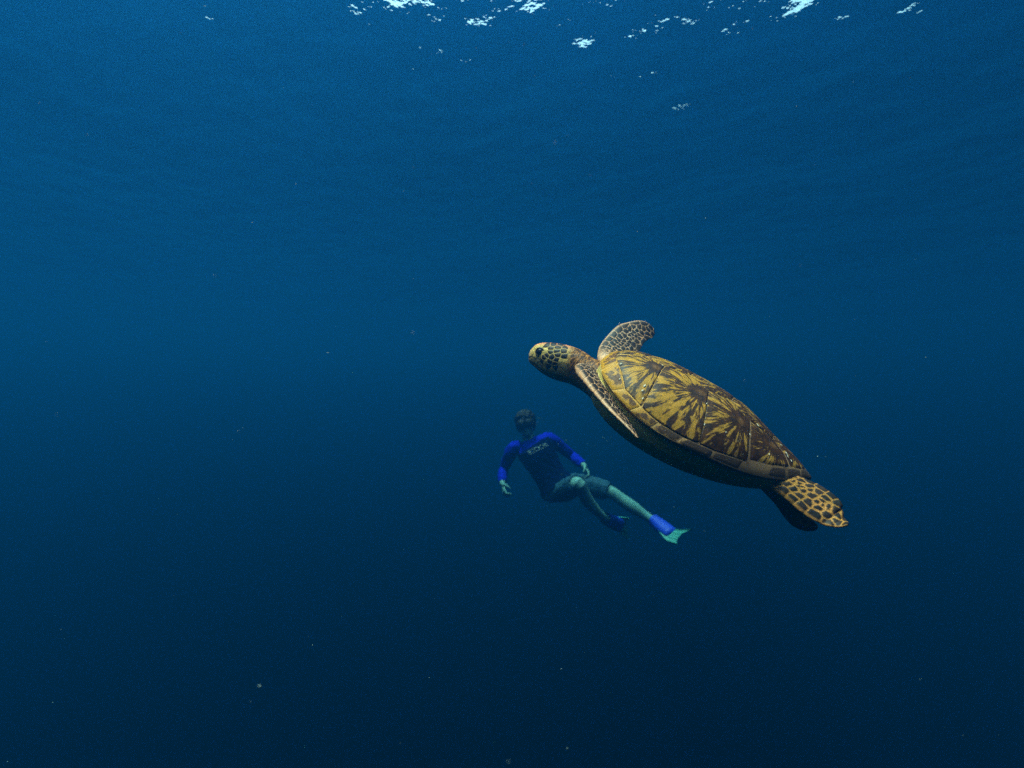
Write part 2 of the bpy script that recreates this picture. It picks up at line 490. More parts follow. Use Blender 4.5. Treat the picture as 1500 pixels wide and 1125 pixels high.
    link('body', me, mt, root)
    # --- eyes
    em, nt = new_mat('turtle_eye'); b = NB(nt)
    b.principled(Base_Color=(0.00732, 0.006, 0.007), Roughness=.35, Specular_IOR_Level=.05)
    im, nt = new_mat('turtle_iris'); b = NB(nt)
    b.principled(Base_Color=(.022, .016, .011), Roughness=.4, Specular_IOR_Level=.1)
    for sy in (1, -1):
        e = onskin(320, 322) if sy == 1 else e0 * np.array([1, -1, 1])
        if sy == 1: e0 = e
        bm = bmesh.new(); bmesh.ops.create_uvsphere(bm, u_segments=28, v_segments=18, radius=.0122, matrix=Matrix.Rotation(R(90), 4, 'X'))
        m2 = bpy.data.meshes.new('eye'); bm.to_mesh(m2); bm.free()
        eo = link('eye', m2, em, root); eo.location = Vector(e) + Vector((0, -sy * .0062, 0)); eo.scale = (1.1, 1, 1)
        R0, r0 = .0082, .0030
        Vr, Fr = [], []
        for i in range(28):
            for j in range(10):
                p_, q_ = i / 28 * 6.2832, j / 10 * 6.2832
                rr = .0136 + r0 * math.cos(q_)
                Vr.append((rr * math.cos(p_) * 1.08, r0 * math.sin(q_), rr * math.sin(p_)))
                Fr.append((i*10 + j, ((i+1) % 28)*10 + j, ((i+1) % 28)*10 + (j+1) % 10, i*10 + (j+1) % 10))
        lid = link('eyelid', mesh('eyelid', Vr, Fr), im, root); lid.location = Vector(e) + Vector((0, -sy * .0012, 0))
        lid.rotation_euler = (sy * .18, 0, sy * -.12)
    # --- claws on the leading edges
    cm, nt = new_mat('claw'); b = NB(nt)
    b.principled(Base_Color=(0.549, 0.36, 0.28), Roughness=.4)
    for px, py, yl, dx in ((864.5, 569.5, .248, 1), (908, 475.5, -.287, -1)):
        p = onplane(px, py, yl)
        bm = bmesh.new(); bmesh.ops.create_cone(bm, cap_ends=True, segments=10, radius1=.0045, radius2=.0012, depth=.016)
        for v in bm.verts: v.co.x += .10 * (v.co.z + .008) ** 2 / .016
        bmesh.ops.bevel(bm, geom=bm.edges[:], offset=.0006, segments=1, affect='EDGES')
        m2 = bpy.data.meshes.new('claw'); bm.to_mesh(m2); bm.free()
        co = link('claw', m2, cm, root); co.location = p; co.rotation_euler = (0, R(200 if dx > 0 else 20), 0)
    build_carapace(root, rs)
    return root

def build_carapace(root, rs):
    # --- the shell under the plates: top, rolled rim and underside
    sm, nt = new_mat('carapace_seam'); b = NB(nt)
    tc = b.n('ShaderNodeTexCoord').outputs['Object']
    sx = b.n('ShaderNodeSeparateXYZ'); b.l(tc, sx.inputs[0])
    nz = b.noise(tc, 35, 3, .6).outputs[0]
    front = b.ss(sx.outputs[0], -.02, .17)
    cseam = b.mix(front, (.12, .060, .030), (.36, .18, .05))
    cseam = b.mix(b.math('MULTIPLY', b.ss(nz, .45, .7), .7), cseam, (.06, .026, .014))
    b.principled(Base_Color=cseam, Roughness=.6, Specular_IOR_Level=.05)
    ns, ntt = 90, 72
    s = np.linspace(0, 1, ns); t = np.sin(np.linspace(-np.pi/2, np.pi/2, ntt))
    SS, TT = np.meshgrid(s, t, indexing='ij')
    top = shell(SS, TT)
    bot = top.copy(); inset = .93
    bot[..., 1] *= inset; bot[..., 0] *= .985
    zr = hermite(SS, T_ZS, T_Z)
    bot[..., 2] = zr - .011 + (top[..., 2] - zr) * .55
    V = np.concatenate([top.reshape(-1, 3), bot.reshape(-1, 3)]); o = ns * ntt
    idx = np.arange(o).reshape(ns, ntt); F = []
    for i in range(ns - 1):
        for j in range(ntt - 1):
            F.append((idx[i, j], idx[i+1, j], idx[i+1, j+1], idx[i, j+1]))
            F.append((o + idx[i, j], o + idx[i, j+1], o + idx[i+1, j+1], o + idx[i+1, j]))
    loop = [idx[i, 0] for i in range(ns)] + [idx[-1, j] for j in range(1, ntt)] + [idx[i, -1] for i in range(ns - 2, -1, -1)] + [idx[0, j] for j in range(ntt - 2, 0, -1)]
    for q in range(len(loop)):
        a, c = loop[q], loop[(q + 1) % len(loop)]
        F.append((a, c, o + c, o + a))
    me = mesh('carapace', V, F)
    bm = bmesh.new(); bm.from_mesh(me); bmesh.ops.recalc_face_normals(bm, faces=bm.faces); bm.to_mesh(me); bm.free()
    car = link('carapace', me, sm, root)
    # --- plates
    B = [(.03, .0), (.03, .3), (.045, .6), (.1, .76), (.2, .93), (.3, .950), (.395, .962), (.5, .965), (.62, .960), (.735, .925), (.825, .865), (.885, .77), (.94, .57), (.965, .25), (.968, 0)]
    def bt(s0): return float(np.interp(s0, [p[0] for p in B[2:13]], [p[1] for p in B[2:13]]))
    def brange(s0, s1): return [(s0, bt(s0))] + [p for p in B[2:13] if s0 + .004 < p[0] < s1 - .004] + [(s1, bt(s1))]
    plates = []          # polygon, centre, kind
    def both(poly, cen, kind):
        plates.append((poly, cen, kind)); plates.append(([(a, -c) for a, c in poly][::-1], (cen[0], -cen[1]), kind))
    vj = [(.165, .17), (.37, .18), (.57, .19), (.79, .20)]
    vc = [(.265, .31), (.475, .33), (.675, .34)]
    def sym(half): return half + [(a, -c) for a, c in half[::-1] if abs(c) > 1e-9]
    plates.append((sym([(.03, 0), (.03, .3), (.045, .58), vj[0], ]), (.12, 0.01), 'v'))
    plates.append((sym([vj[0], vc[0], vj[1]]), (.33, .01), 'v'))
    plates.append((sym([vj[1], vc[1], vj[2]]), (.53, .01), 'v'))
    plates.append((sym([vj[2], vc[2], vj[3]]), (.74, .01), 'v'))
    plates.append((sym([vj[3], (.86, .42), (.9, bt(.9)), (.94, .57), (.965, .25), (.968, 0)]), (.88, .01), 'v'))
    both(brange(.045, .305) + [(.285, .70), (.268, .45), vc[0], vj[0]], (.243, .47), 'c')
    both([vc[0], (.268, .45), (.285, .70)] + brange(.305, .56) + [(.525, .75), (.49, .5), vc[1], vj[1]], (.458, .49), 'c')
    both([vc[1], (.49, .5), (.525, .75)] + brange(.56, .745) + [(.715, .72), (.69, .5), vc[2], vj[2]], (.648, .52), 'c')
    both([vc[2], (.69, .5), (.715, .72)] + brange(.745, .9) + [(.86, .42), vj[3]], (.80, .45), 'c')
    mi = [(.03, .3), (.1, .76), (.2, .93), (.3, .95), (.395, .962), (.5, .965), (.62, .96), (.735, .925), (.825, .865), (.885, .77), (.94, .57), (.968, .0)]
    mo = [(0, .42), (.055, 1), (.165, 1), (.275, 1), (.38, 1), (.49, 1), (.62, 1), (.735, 1), (.83, 1), (.91, 1), (.965, 1), (1, 0)]
    plates.append((sym([(.0, 0), (0, .42), (.03, .3), (.03, 0)]), (.016, .01), 'm'))
    for i in range(11):
        a, c, d, e = mi[i], mi[i+1], mo[i+1], mo[i]
        inner = [a]
        if i == 0: inner = [a, (.045, .6)]
        outer = [d]
        if i == 0: outer = [d, (0, 1)]
        if i == 10: outer = [d, (1, 1)]
        poly = inner + [c] + outer + [e]
        cen = (a[0] * .25 + c[0] * .45 + d[0] * .2 + e[0] * .1, a[1] * .25 + c[1] * .45 + d[1] * .2 + e[1] * .1)
        both(poly, cen, 'm')
    pm = plate_material()
    for k, (poly, cen, kind) in enumerate(plates):
        P = np.array(poly, float); c = np.array(cen, float)
        # resample the border in metres
        Q = np.concatenate([P, P[:1]]); M3 = shell(Q[:, 0], np.clip(Q[:, 1], -1, 1))
        cum = np.concatenate([[0], np.cumsum(np.linalg.norm(np.diff(M3, axis=0), axis=1))])
        nb = 64 if kind != 'm' else 40
        u = np.linspace(0, cum[-1], nb, endpoint=False)
        bd = np.stack([np.interp(u, cum, Q[:, 0]), np.interp(u, cum, Q[:, 1])], 1)
        size = cum[-1] / 6.283
        gap = (.0010 if kind != 'm' else .0014) / size
        rr = np.concatenate([[.04], np.linspace(.12, .88, 11 if kind != 'm' else 6), [.94, .975, 1.0]])
        V = [c]; Rr = [0.0]
        for r_ in rr:
            V += list(c + (bd - c) * r_ * (1 - gap)); Rr += [r_] * nb
        V = np.array(V); Rr = np.array(Rr)
        pos = shell(V[:, 0], np.clip(V[:, 1], -1, 1)); nr = shell_n(V[:, 0], V[:, 1])
        lift = .0030 if kind != 'm' else .0012
        lift_arr = lift * (1 - sstep(Rr, .80, 1.0) * .92) + .0010 * (1 - sstep(Rr, 0, .4)) * (kind != 'm')
        pos = pos + nr * lift_arr[:, None] + nr * (.0006 * rs.normal())
        F = [(0, 1 + j, 1 + (j + 1) % nb) for j in range(nb)]
        for i in range(len(rr) - 1):
            for j in range(nb):
                a0 = 1 + i * nb; k2 = (j + 1) % nb
                F.append((a0 + j, a0 + nb + j, a0 + nb + k2, a0 + k2))
        # skirt so that each plate has an edge of its own
        o0 = 1 + (len(rr) - 1) * nb; base = len(pos)
        pos = np.concatenate([pos, pos[o0:o0 + nb] - nr[o0:o0 + nb] * .003])
        for j in range(nb):
            k2 = (j + 1) % nb
            F.append((o0 + j, base + j, base + k2, o0 + k2))
        me = mesh('scute', pos, F)
        bm = bmesh.new(); bm.from_mesh(me); bmesh.ops.recalc_face_normals(bm, faces=bm.faces); bm.to_mesh(me); bm.free()
        cp = shell(c[0], c[1]); e1 = np.array([1.0, 0, 0]); n0 = shell_n(c[0:1], c[1:2])[0]; e1 -= n0 * e1.dot(n0); e1 /= np.linalg.norm(e1); e2 = np.cross(n0, e1)
        d = pos - cp; lx = d @ e1; ly = d @ e2
        ang = np.arctan2(ly, lx); rad = np.sqrt((d ** 2).sum(1))
        Rall = np.concatenate([Rr, np.ones(nb)]); sall = np.concatenate([V[:, 0], V[o0:o0 + nb, 0]])
        put_attr(me, 'ray', np.stack([np.cos(ang), np.sin(ang), rad], 1))
        put_attr(me, 'rim', Rall); put_attr(me, 'along', sall)
        put_attr(me, 'seed', np.full(len(pos), rs.rand() * 20)); put_attr(me, 'marginal', np.full(len(pos), 1.0 if kind == 'm' else 0.0))
        link('scute', me, pm, car)
    # --- a few barnacles and scars
    bmat, nt = new_mat('barnacle'); b = NB(nt)
    b.principled(Base_Color=(.24, .18, .14), Roughness=.7)
    spots = [(.262, .80, .0042), (.268, .85, .0034), (.29, .90, .003), (.115, .74, .0036), (.16, .90, .0028), (.70, .62, .0034), (.71, .30, .0045), (.86, .38, .0042), (.87, .46, .0036), (.89, .52, .0036), (.45, .12, .003), (.54, .82, .0024), (.62, .78, .0022), (.80, .70, .0026), (.83, .20, .0034), (.255, .35, .0022), (.5, .60, .002)]
    for s0, t0, r0 in spots:
        bm = bmesh.new(); bmesh.ops.create_icosphere(bm, subdivisions=2, radius=r0)
        for v in bm.verts:
            v.co *= 1 + rs.normal() * .25; v.co.z *= .15
        m2 = bpy.data.meshes.new('barnacle'); bm.to_mesh(m2); bm.free()
        bo = link('barnacle', m2, bmat, car)
        n0 = shell_n(np.array([s0]), np.array([t0]))[0]
        bo.location = shell(s0, t0) + n0 * .0042
        bo.rotation_euler = Vector(n0).to_track_quat('Z', 'X').to_euler()
        bo.scale = (1.3, .6, 1)

def plate_material():
    m, nt = new_mat('carapace_plate'); b = NB(nt)
    tc = b.n('ShaderNodeTexCoord').outputs['Object']
    ray = b.attr('ray').outputs['Vector']; sx = b.n('ShaderNodeSeparateXYZ'); b.l(ray, sx.inputs[0])
    A = lambda nme: b.attr(nme).outputs['Fac']
    seed = A('seed'); mar = A('marginal'); rim = A('rim'); along = A('along')
    rad = sx.outputs[2]
    wob = b.noise(tc, 30, 2, .5).outputs[0]
    def streak(freq, rfreq, detail):
        cx = b.n('ShaderNodeCombineXYZ')
        b.l(b.math('MULTIPLY_ADD', sx.outputs[0], freq, seed), cx.inputs[0])
        b.l(b.math('MULTIPLY_ADD', sx.outputs[1], freq, b.math('MULTIPLY', seed, 1.7)), cx.inputs[1])
        b.l(b.math('ADD', b.math('MULTIPLY', rad, rfreq), b.math('MULTIPLY', wob, .6)), cx.inputs[2])
        return b.noise(cx.outputs[0], 1.0, detail, .6, .25).outputs[0]
    s1 = streak(6.0, 17.0, 2); s2 = streak(14.0, 40.0, 3)
    mixn = b.math('ADD', b.math('MULTIPLY', s1, .62), b.math('MULTIPLY', s2, .38))
    # dark heart around the growth centre, more dark flecks out to the rim
    near = b.math('SUBTRACT', 1.0, b.ss(rad, .016, .050))
    thr = b.math('ADD', b.math('MULTIPLY', near, .20), b.math('MULTIPLY', b.ss(along, .25, .75), .055))
    thr = b.math('ADD', thr, b.math('MULTIPLY', b.ss(rim, .55, 1.0), .035))
    v = b.math('ADD', mixn, thr)
    dmask = b.ss(v, .486, .562)
    blot = b.noise(tc, 55, 3, .6).outputs[0]
    yel = b.mix(b.ss(along, .15, .85), (.220, .094, .005), (.195, .088, .017))
    yel = b.mix(b.ss(blot, .35, .75), yel, (.125, .055, .004))
    drk = b.mix(b.ss(blot, .35, .7), (.028, .0090, .002), (.011, .0045, .003))
    c = b.mix(dmask, yel, drk)
    core = b.math('SUBTRACT', 1.0, b.ss(b.math('ADD', rad, b.math('MULTIPLY', b.math('SUBTRACT', wob, .5), .02)), .006, .018))
    c = b.mix(b.math('MULTIPLY', core, .75), c, (.075, .029, .008))
    # marginal plates: brown patch inside, ochre outer lip
    pat = b.noise(tc, 44, 3, .6, .8).outputs[0]
    mv = b.math('ADD', b.math('MULTIPLY', pat, .9), b.math('MULTIPLY', b.math('SUBTRACT', 1.0, b.ss(rim, .40, .98)), .27))
    mv = b.math('ADD', b.math('ADD', mv, b.math('MULTIPLY', s2, .12)), b.math('MULTIPLY', b.ss(along, .25, .6), .27))
    mm = b.ss(mv, .635, .745)
    mc = b.mix(mm, b.mix(b.ss(along, .22, .5), (.23, .095, .005), (.175, .082, .028)), b.mix(b.ss(along, .2, .5), (.060, .021, .005), (.033, .017, .011)))
    c = b.mix(mar, c, mc)
    # fine scratches and film of algae
    mp = b.n('ShaderNodeMapping'); mp.inputs['Scale'].default_value = (260, 70, 200); b.l(tc, mp.inputs[0])
    scr = b.noise(mp.outputs[0], 1.0, 2, .6).outputs[0]
    c = b.mix(b.math('MULTIPLY', b.ss(scr, .66, .76), .45), c, (0.288, 0.1552, 0.1))
    fine = b.noise(tc, 320, 2, .6).outputs[0]
    h = b.math('ADD', b.math('MULTIPLY', s2, .6), b.math('MULTIPLY', fine, .3))
    b.principled(Base_Color=c, Roughness=.48, Specular_IOR_Level=.06, Normal=b.bump(h, .35, .004))
    return m
turtle = build_turtle()

# ------------------------------------------------------------------ the snorkeller
def build_person():
    PEL = at(820, 718, 4.87)
    root = bpy.data.objects.new('person', None); col.objects.link(root); root.location = PEL; root.empty_display_size = .1
    tag(root, 'snorkeller in a blue long-sleeved rash shirt and dark shorts drifting with blue fins', 'person')
    P = lambda x, y, d: np.array(at(x, y, d) - PEL)
    unit = lambda v: v / (np.linalg.norm(v) + 1e-12)
    rs = np.random.RandomState(3)
    S = Soup()
    def tube(pts, rad, g, n=18, sub=5, flat=None, caps=True):
        pts = np.array(pts, float); rad = np.array(rad, float); k = np.arange(len(pts), dtype=float)
        x = np.linspace(0, k[-1], (len(k) - 1) * sub + 1)
        C = hermite(x, k, pts); Rr = hermite(x, k, rad)
        T = np.gradient(C, axis=0)
        if caps:      # round ends
            for end in (0, -1):
                t = unit(T[end]) * (-1 if end == 0 else 1); c = C[end]; r = Rr[end]
                add = [(c + t * r * math.sin(q), r * math.cos(q)) for q in (.5, .95, 1.3)]
                if end == 0:
                    C = np.concatenate([np.array([a[0] for a in add[::-1]]), C]); Rr = np.concatenate([[a[1] for a in add[::-1]], Rr]); x = np.concatenate([[x[0]] * 3, x])
                else:
                    C = np.concatenate([C, np.array([a[0] for a in add])]); Rr = np.concatenate([Rr, [a[1] for a in add]]); x = np.concatenate([x, [x[-1]] * 3])
        T = np.gradient(C, axis=0); ref = np.array([.13, .27, .95]); rings = []
        for i in range(len(C)):
            t = unit(T[i]); e1 = unit(np.cross(t, ref)); e2 = np.cross(t, e1)
            a1, a2 = e1 * Rr[i], e2 * Rr[i]
            if flat is not None:
                f = flat - t * flat.dot(t); f = unit(f); g2 = np.cross(t, f); a1, a2 = f * Rr[i] * .55, g2 * Rr[i]
            rings.append(ring_frame(C[i], a1, a2, n))
        S.rings(rings, g, x, np.zeros(n))
    LAT = unit(P(806, 641, 5.0) - P(752, 655, 4.97))                 # towards the left shoulder
    sec = [((823, 729), 4.87, .12, .085), ((821, 722), 4.87, .160, .112), ((816, 712), 4.88, .160, .112), ((806, 697), 4.9, .142, .100), ((797, 682), 4.92, .148, .105),
           ((789, 667), 4.94, .165, .115), ((784, 657), 4.96, .172, .110), ((780, 650.5), 4.97, .150, .088), ((777, 646), 4.98, .085, .066), ((775.5, 642.5), 4.98, .060, .058)]
    Cc = np.array([P(*s[0], s[1]) for s in sec]); hw = np.array([s[2] for s in sec]); hd = np.array([s[3] for s in sec])
    k = np.arange(len(sec), dtype=float); x = np.linspace(0, k[-1], 46)
    C = hermite(x, k, Cc); hw = hermite(x, k, hw); hd = hermite(x, k, hd); T = np.gradient(C, axis=0)
    rings = []
    for i in range(len(x)):
        t = unit(T[i]); l = unit(LAT - t * LAT.dot(t)); f = np.cross(l, t)
        rings.append(ring_frame(C[i], l * hw[i], f * hd[i], 30, 2.35))
    S.rings(rings, 0, x / k[-1], np.zeros(30))
    UPT = unit(P(771, 612, 5.0) - P(776, 646, 4.98)); FWD = unit(np.cross(LAT, UPT))
    CAMD = unit(P(770, 621, 4.0) - P(770, 621, 5.0))
    if FWD.dot(CAMD) < 0: FWD = -FWD
    tube([P(777, 648, 4.98), P(774, 640, 4.98), P(771.5, 630, 4.99)], [.062, .055, .056], 2)
    # head: rings from chin to crown, with jaw, nose, brow and ears
    HC = P(770.3, 622, 4.99); SIDE = unit(LAT - UPT * LAT.dot(UPT)); FWD = unit(FWD - SIDE * FWD.dot(SIDE) - UPT * FWD.dot(UPT) + SIDE * -.12)
    zs = np.linspace(-1, 1, 25); rings = []; n = 32; a = np.linspace(0, 2*np.pi, n, endpoint=False)
    hh = .116
    for z in zs:
        w = float(hermite(np.array(z), [-1, -.85, -.5, 0, .4, .75, .93, 1], [.025, .042, .060, .073, .076, .062, .035, .006]))
        fr = float(hermite(np.array(z), [-1, -.85, -.5, 0, .4, .75, .93, 1], [.075, .088, .092, .090, .092, .078, .045, .006]))
        bk = float(hermite(np.array(z), [-1, -.85, -.5, 0, .4, .75, .93, 1], [-.02, .02, .065, .092, .100, .082, .045, .006]))
        fa = np.sin(a); front = np.where(fa > 0, fa * fr, fa * bk)
        nose = .024 * np.exp(-((z + .12) / .16) ** 2) * np.exp(-((a - np.pi/2) / .16) ** 2) + .006 * np.exp(-((z + .5) / .10) ** 2) * np.exp(-((a - np.pi/2) / .35) ** 2)
        sock = -.008 * np.exp(-((z - .10) / .10) ** 2) * (np.exp(-((a - np.pi/2 - .42) / .2) ** 2) + np.exp(-((a - np.pi/2 + .42) / .2) ** 2))
        ear = .016 * np.exp(-((z + .02) / .18) ** 2) * (np.exp(-((a) / .14) ** 2) + np.exp(-((a - 2*np.pi) / .14) ** 2) + np.exp(-((a - np.pi) / .14) ** 2))
        sgn = np.sign(np.cos(a))
        rings.append(HC[None] + UPT[None] * z * hh + SIDE[None] * (np.cos(a) * w + sgn * ear)[:, None] + FWD[None] * (front + nose + sock)[:, None])
    S.rings(rings, 2, zs, np.zeros(n))
    # arms, legs, feet
    tube([P(757, 655, 4.97), P(750.5, 660, 4.99), P(744, 673, 5.06), P(738.5, 686, 5.12), P(736.3, 697, 5.02), P(736.2, 708, 4.93)], [.058, .062, .051, .042, .043, .028], 1)
    tube([P(801, 643, 4.99), P(808, 645.5, 5.0), P(823, 656, 5.06), P(837.5, 667.5, 5.10), P(847, 675.5, 5.0), P(855, 682, 4.92)], [.058, .062, .050, .042, .042, .028], 1)
    rk = [P(819, 720, 4.88), P(829, 718, 4.75), P(839, 712.5, 4.62), P(847, 709, 4.51), P(853.5, 721, 4.56), P(864, 738, 4.63), P(877.5, 752, 4.70), P(889, 760.5, 4.76)]
    tube(rk, [.088, .088, .074, .058, .055, .052, .038, .034], 3)
    lk = [P(829, 709, 4.90), P(848, 709, 4.88), P(873, 714, 4.82), P(896, 722, 4.76), P(909, 730.5, 4.73), P(926, 742.5, 4.69), P(945, 755, 4.65), P(960, 764.5, 4.60)]
    tube(lk, [.085, .088, .074, .057, .054, .056, .040, .034], 4)
    fl_, fr_ = P(981, 780.5, 4.42), P(906.5, 769, 4.89)
    tube([P(958, 763, 4.61), P(968, 771.5, 4.52), fl_], [.036, .042, .032], 5)
    tube([P(888, 760, 4.76), P(897, 764, 4.82), fr_], [.036, .042, .032], 5)
    # hands: palm, four curled fingers of different length and a thumb off the side of the palm
    def hand(wr, dr, pn, curl, mirror):
        dr = unit(dr); pn = unit(pn - dr * pn.dot(dr)); sd = np.cross(dr, pn) * mirror      # sd points to the thumb side
        pw = wr + dr * .012
        rings = [ring_frame(pw + dr * q * .092 + pn * .004 * math.sin(q * 3), sd * (.027 + .014 * min(1, q * 1.6)), pn * (.017 - .004 * q), 18, 2.6) for q in np.linspace(-.1, 1, 9)]
        S.rings(rings, 6, np.linspace(0, 1, 9), np.zeros(18))
        for i, (off, ln) in enumerate(((.030, .070), (.010, .080), (-.011, .074), (-.031, .058))):
            p = pw + dr * .086 + sd * off; pts = [p - dr * .016]; d = unit(dr + sd * off * 3.2); q = p.copy()
            for j, f in enumerate((.46, .30, .24)):
                an = curl * (.35, .75, .55)[j] * (1 + .12 * i)
                d = unit(d * math.cos(an) + unit(np.cross(np.cross(d, pn), d)) * math.sin(an)); q = q + d * ln * f; pts.append(q.copy())
            tube(pts, [.0095, .0090, .0082, .0070], 6, n=10, sub=3)
        p = pw + dr * .022 + sd * .026; d = unit(sd * .85 + dr * .6 + pn * .35); q1 = p + d * .038; d2 = unit(d * .5 + dr * .9 + pn * .55); q2 = q1 + d2 * .030; d3 = unit(d2 + pn * .4 - sd * .4); q3 = q2 + d3 * .024
        tube([p - d * .012, q1, q2, q3], [.0145, .0112, .0100, .0082], 6, n=10, sub=3)
    right = np.array(CAMROT @ Vector((1, 0, 0))); upv = np.array(CAMROT @ Vector((0, 1, 0)))
    hand(P(736.2, 708, 4.93), P(738.5, 722, 4.86) - P(736.2, 708, 4.93), right * .9 - CAMD * .2, 1.15, 1)
    hand(P(855, 682, 4.92), P(862, 693, 4.86) - P(855, 682, 4.92), -right * .75 - upv * .6 + CAMD * .3, 1.2, -1)
    me, V, UV, G = S.fuse('body', .0042, 4)
    N = np.empty(len(V) * 3); me.vertices.foreach_get('normal', N); N = N.reshape(-1, 3)
    F = np.empty(len(me.loops), int); me.loops.foreach_get('vertex_index', F)
    quads = F.reshape(-1, 4) if len(F) == 4 * len(me.polygons) else None
    faces = quads.tolist() if quads is not None else [tuple(p.vertices) for p in me.polygons]
    m, nt = new_mat('skin'); b = NB(nt)
    tc = b.n('ShaderNodeTexCoord').outputs['Object']
    nz = b.noise(tc, 30, 3, .6).outputs[0]
    b.principled(Base_Color=b.mix(nz, (.055, .11, .108), (.07, .135, .13)), Roughness=.5, Specular_IOR_Level=.1, Normal=b.bump(b.noise(tc, 220, 2, .5).outputs[0], .2, .002))  # teal cast of the water painted into the colour: bluer, darker than real skin
    link('body', me, m, root)
    # --- clothing: a layer of its own that follows the body and ends in hems
    def cloth(name, mask, off, mat, extra=None):
        fs = [f for f in faces if all(mask[i] for i in f)]
        used = sorted({i for f in fs for i in f}); new = {o: i for i, o in enumerate(used)}
        u = np.array(used)
        Vc = V[u] + N[u] * off[u][:, None]
        Fc = [tuple(new[i] for i in f) for f in fs]
        cnt = {}
        for f in Fc:
            for i in range(len(f)):
                e = (f[i], f[(i + 1) % len(f)]); cnt[e] = cnt.get(e, 0) + 1
        rim = [e for e in cnt if (e[1], e[0]) not in cnt]
        inner = {}; VV = list(map(tuple, Vc))
        for e in rim:
            for i in e:
                if i not in inner:
                    inner[i] = len(VV); VV.append(tuple(V[used[i]] - N[used[i]] * .002))
        for a_, c_ in rim: Fc.append((c_, a_, inner[a_], inner[c_]))
        mm = mesh(name, VV, Fc)
        if extra is not None:
            for nm, arr in extra.items():
                arr2 = list(arr[u]) + [0.0] * (len(VV) - len(Vc))
                for i, j in inner.items(): arr2[j] = arr2[i]
                put_attr(mm, nm, np.array(arr2))
        return link(name, mm, mat, root), [Vector(v) for v in VV], Fc
    wav = np.sin(V @ np.array([60., 20, 45])) * np.sin(V @ np.array([-25., 50, 38]))
    m, nt = new_mat('rash_shirt_cloth'); b = NB(nt)
    tc = b.n('ShaderNodeTexCoord').outputs['Object']
    nz = b.noise(tc, 25, 3, .6).outputs[0]
    blue = b.mix(nz, (.003, .005, .15), (.004, .007, .19))
    cc = b.mix(b.ss(b.attr('panel').outputs['Fac'], .35, .65), blue, (.0012, .003, .016))
    b.principled(Base_Color=cc, Roughness=.8, Specular_IOR_Level=.0, Normal=b.bump(b.noise(tc, 18, 3, .6).outputs[0], .5, .02))
    tu = np.where(G == 0, UV[:, 0], 9)
    mask = ((G == 0) & (tu > .20)) | ((G == 1) & (UV[:, 0] < 4.85)) | ((G == 2) & (V @ UPT < (P(776, 645, 4.98) @ UPT)))
    panel = np.where(G == 0, 1 - sstep(tu, .66, .80), 0.0)
    shirt, sv, sf = cloth('rash_shirt', mask, .006 + .003 * wav + .006 * np.exp(-((tu - .22) / .05) ** 2), m, {'panel': panel})
    m, nt = new_mat('shorts_cloth'); b = NB(nt)
    tc = b.n('ShaderNodeTexCoord').outputs['Object']
    nz = b.noise(tc, 14, 3, .6).outputs[0]
    b.principled(Base_Color=b.mix(nz, (.005, .020, .036), (.009, .032, .052)), Roughness=.75, Specular_IOR_Level=.06, Normal=b.bump(nz, .6, .03))
    lu = np.where((G == 3) | (G == 4), UV[:, 0], 99.)
    mask = ((G == 0) & (tu < .245)) | (lu < 2.72)
    flare = .010 + .012 * sstep(np.where(lu < 9, lu, 0), .8, 2.7) + .004 * wav
    cloth('board_shorts', mask, flare, m)
    # print across the chest: a thin pale frame with four small marks
    wm, nt = new_mat('shirt_print'); b = NB(nt); b.principled(Base_Color=(.11, .14, .14), Roughness=.6)
    sb = BVHTree.FromPolygons(sv, sf); o = CAM - PEL
    def onshirt(px, py, lift=.003):
        d = (at(px, py, 1.0) - CAM).normalized(); h = sb.ray_cast(o, d)
        return None if h[0] is None else np.array(h[0] - d * lift)
    def strip(name, pxs, wpx, parent, mat):
        """flat ribbon that lies on the shirt, along pixels pxs"""
        pts = []
        for i in range(len(pxs) - 1):
            for q in np.linspace(0, 1, 9)[: (9 if i == len(pxs) - 2 else 8)]: pts.append(np.array(pxs[i]) * (1 - q) + np.array(pxs[i + 1]) * q)
        pts = np.array(pts); tg = np.gradient(pts, axis=0); tg /= np.linalg.norm(tg, axis=1, keepdims=True); nn = np.stack([-tg[:, 1], tg[:, 0]], 1)
        Vv, Ff = [], []
        for p, q in zip(pts, nn):
            aa, bb = onshirt(*(p - q * wpx / 2)), onshirt(*(p + q * wpx / 2))
            if aa is None or bb is None: continue
            if Vv and (np.linalg.norm(aa - Vv[-2]) > .05): continue
            Vv += [aa, bb]
        for i in range(0, len(Vv) - 2, 2): Ff.append((i, i + 1, i + 3, i + 2))
        if Ff: return link(name, mesh(name, Vv, Ff), mat, parent)
    fr = [(772.8, 660.8), (799.2, 649.2), (801.8, 653.0), (775.4, 665.6), (772.8, 660.8)]
    for i in range(4): strip('print_line', fr[i:i + 2], .42, shirt, wm)
    for zx, zy in ((455, 838), (540, 801), (625, 760), (708, 714)):
        px, py = 740 + zx * .08, 595 + zy * .08
        strip('print_mark', [(px - 1.0, py + .45), (px + 1.0, py - .45)], 1.5, shirt, wm)
    strip('pale_strip', [(820, 668), (823.5, 677), (829, 684.5), (836, 688)], .8, shirt, wm)  # thin pale strip down one side of the shirt
    # --- hair
    hm, nt = new_mat('hair'); b = NB(nt)
    tc = b.n('ShaderNodeTexCoord').outputs['Object']
    hn = b.noise(tc, 90, 3, .7).outputs[0]
    b.principled(Base_Color=b.mix(hn, (.0015, .0013, .0012), (.005, .004, .0035)), Roughness=.6, Specular_IOR_Level=.1, Normal=b.bump(hn, .8, .01))
    hz = (V - HC) @ UPT / hh; hf = (V - HC) @ FWD
    hmask = (G == 2) & (hz > -.55) & ((hz > .50 + .1 * np.sin(V @ SIDE * 90)) | (hf < .018 + .05 * np.clip(hz, 0, 1)))
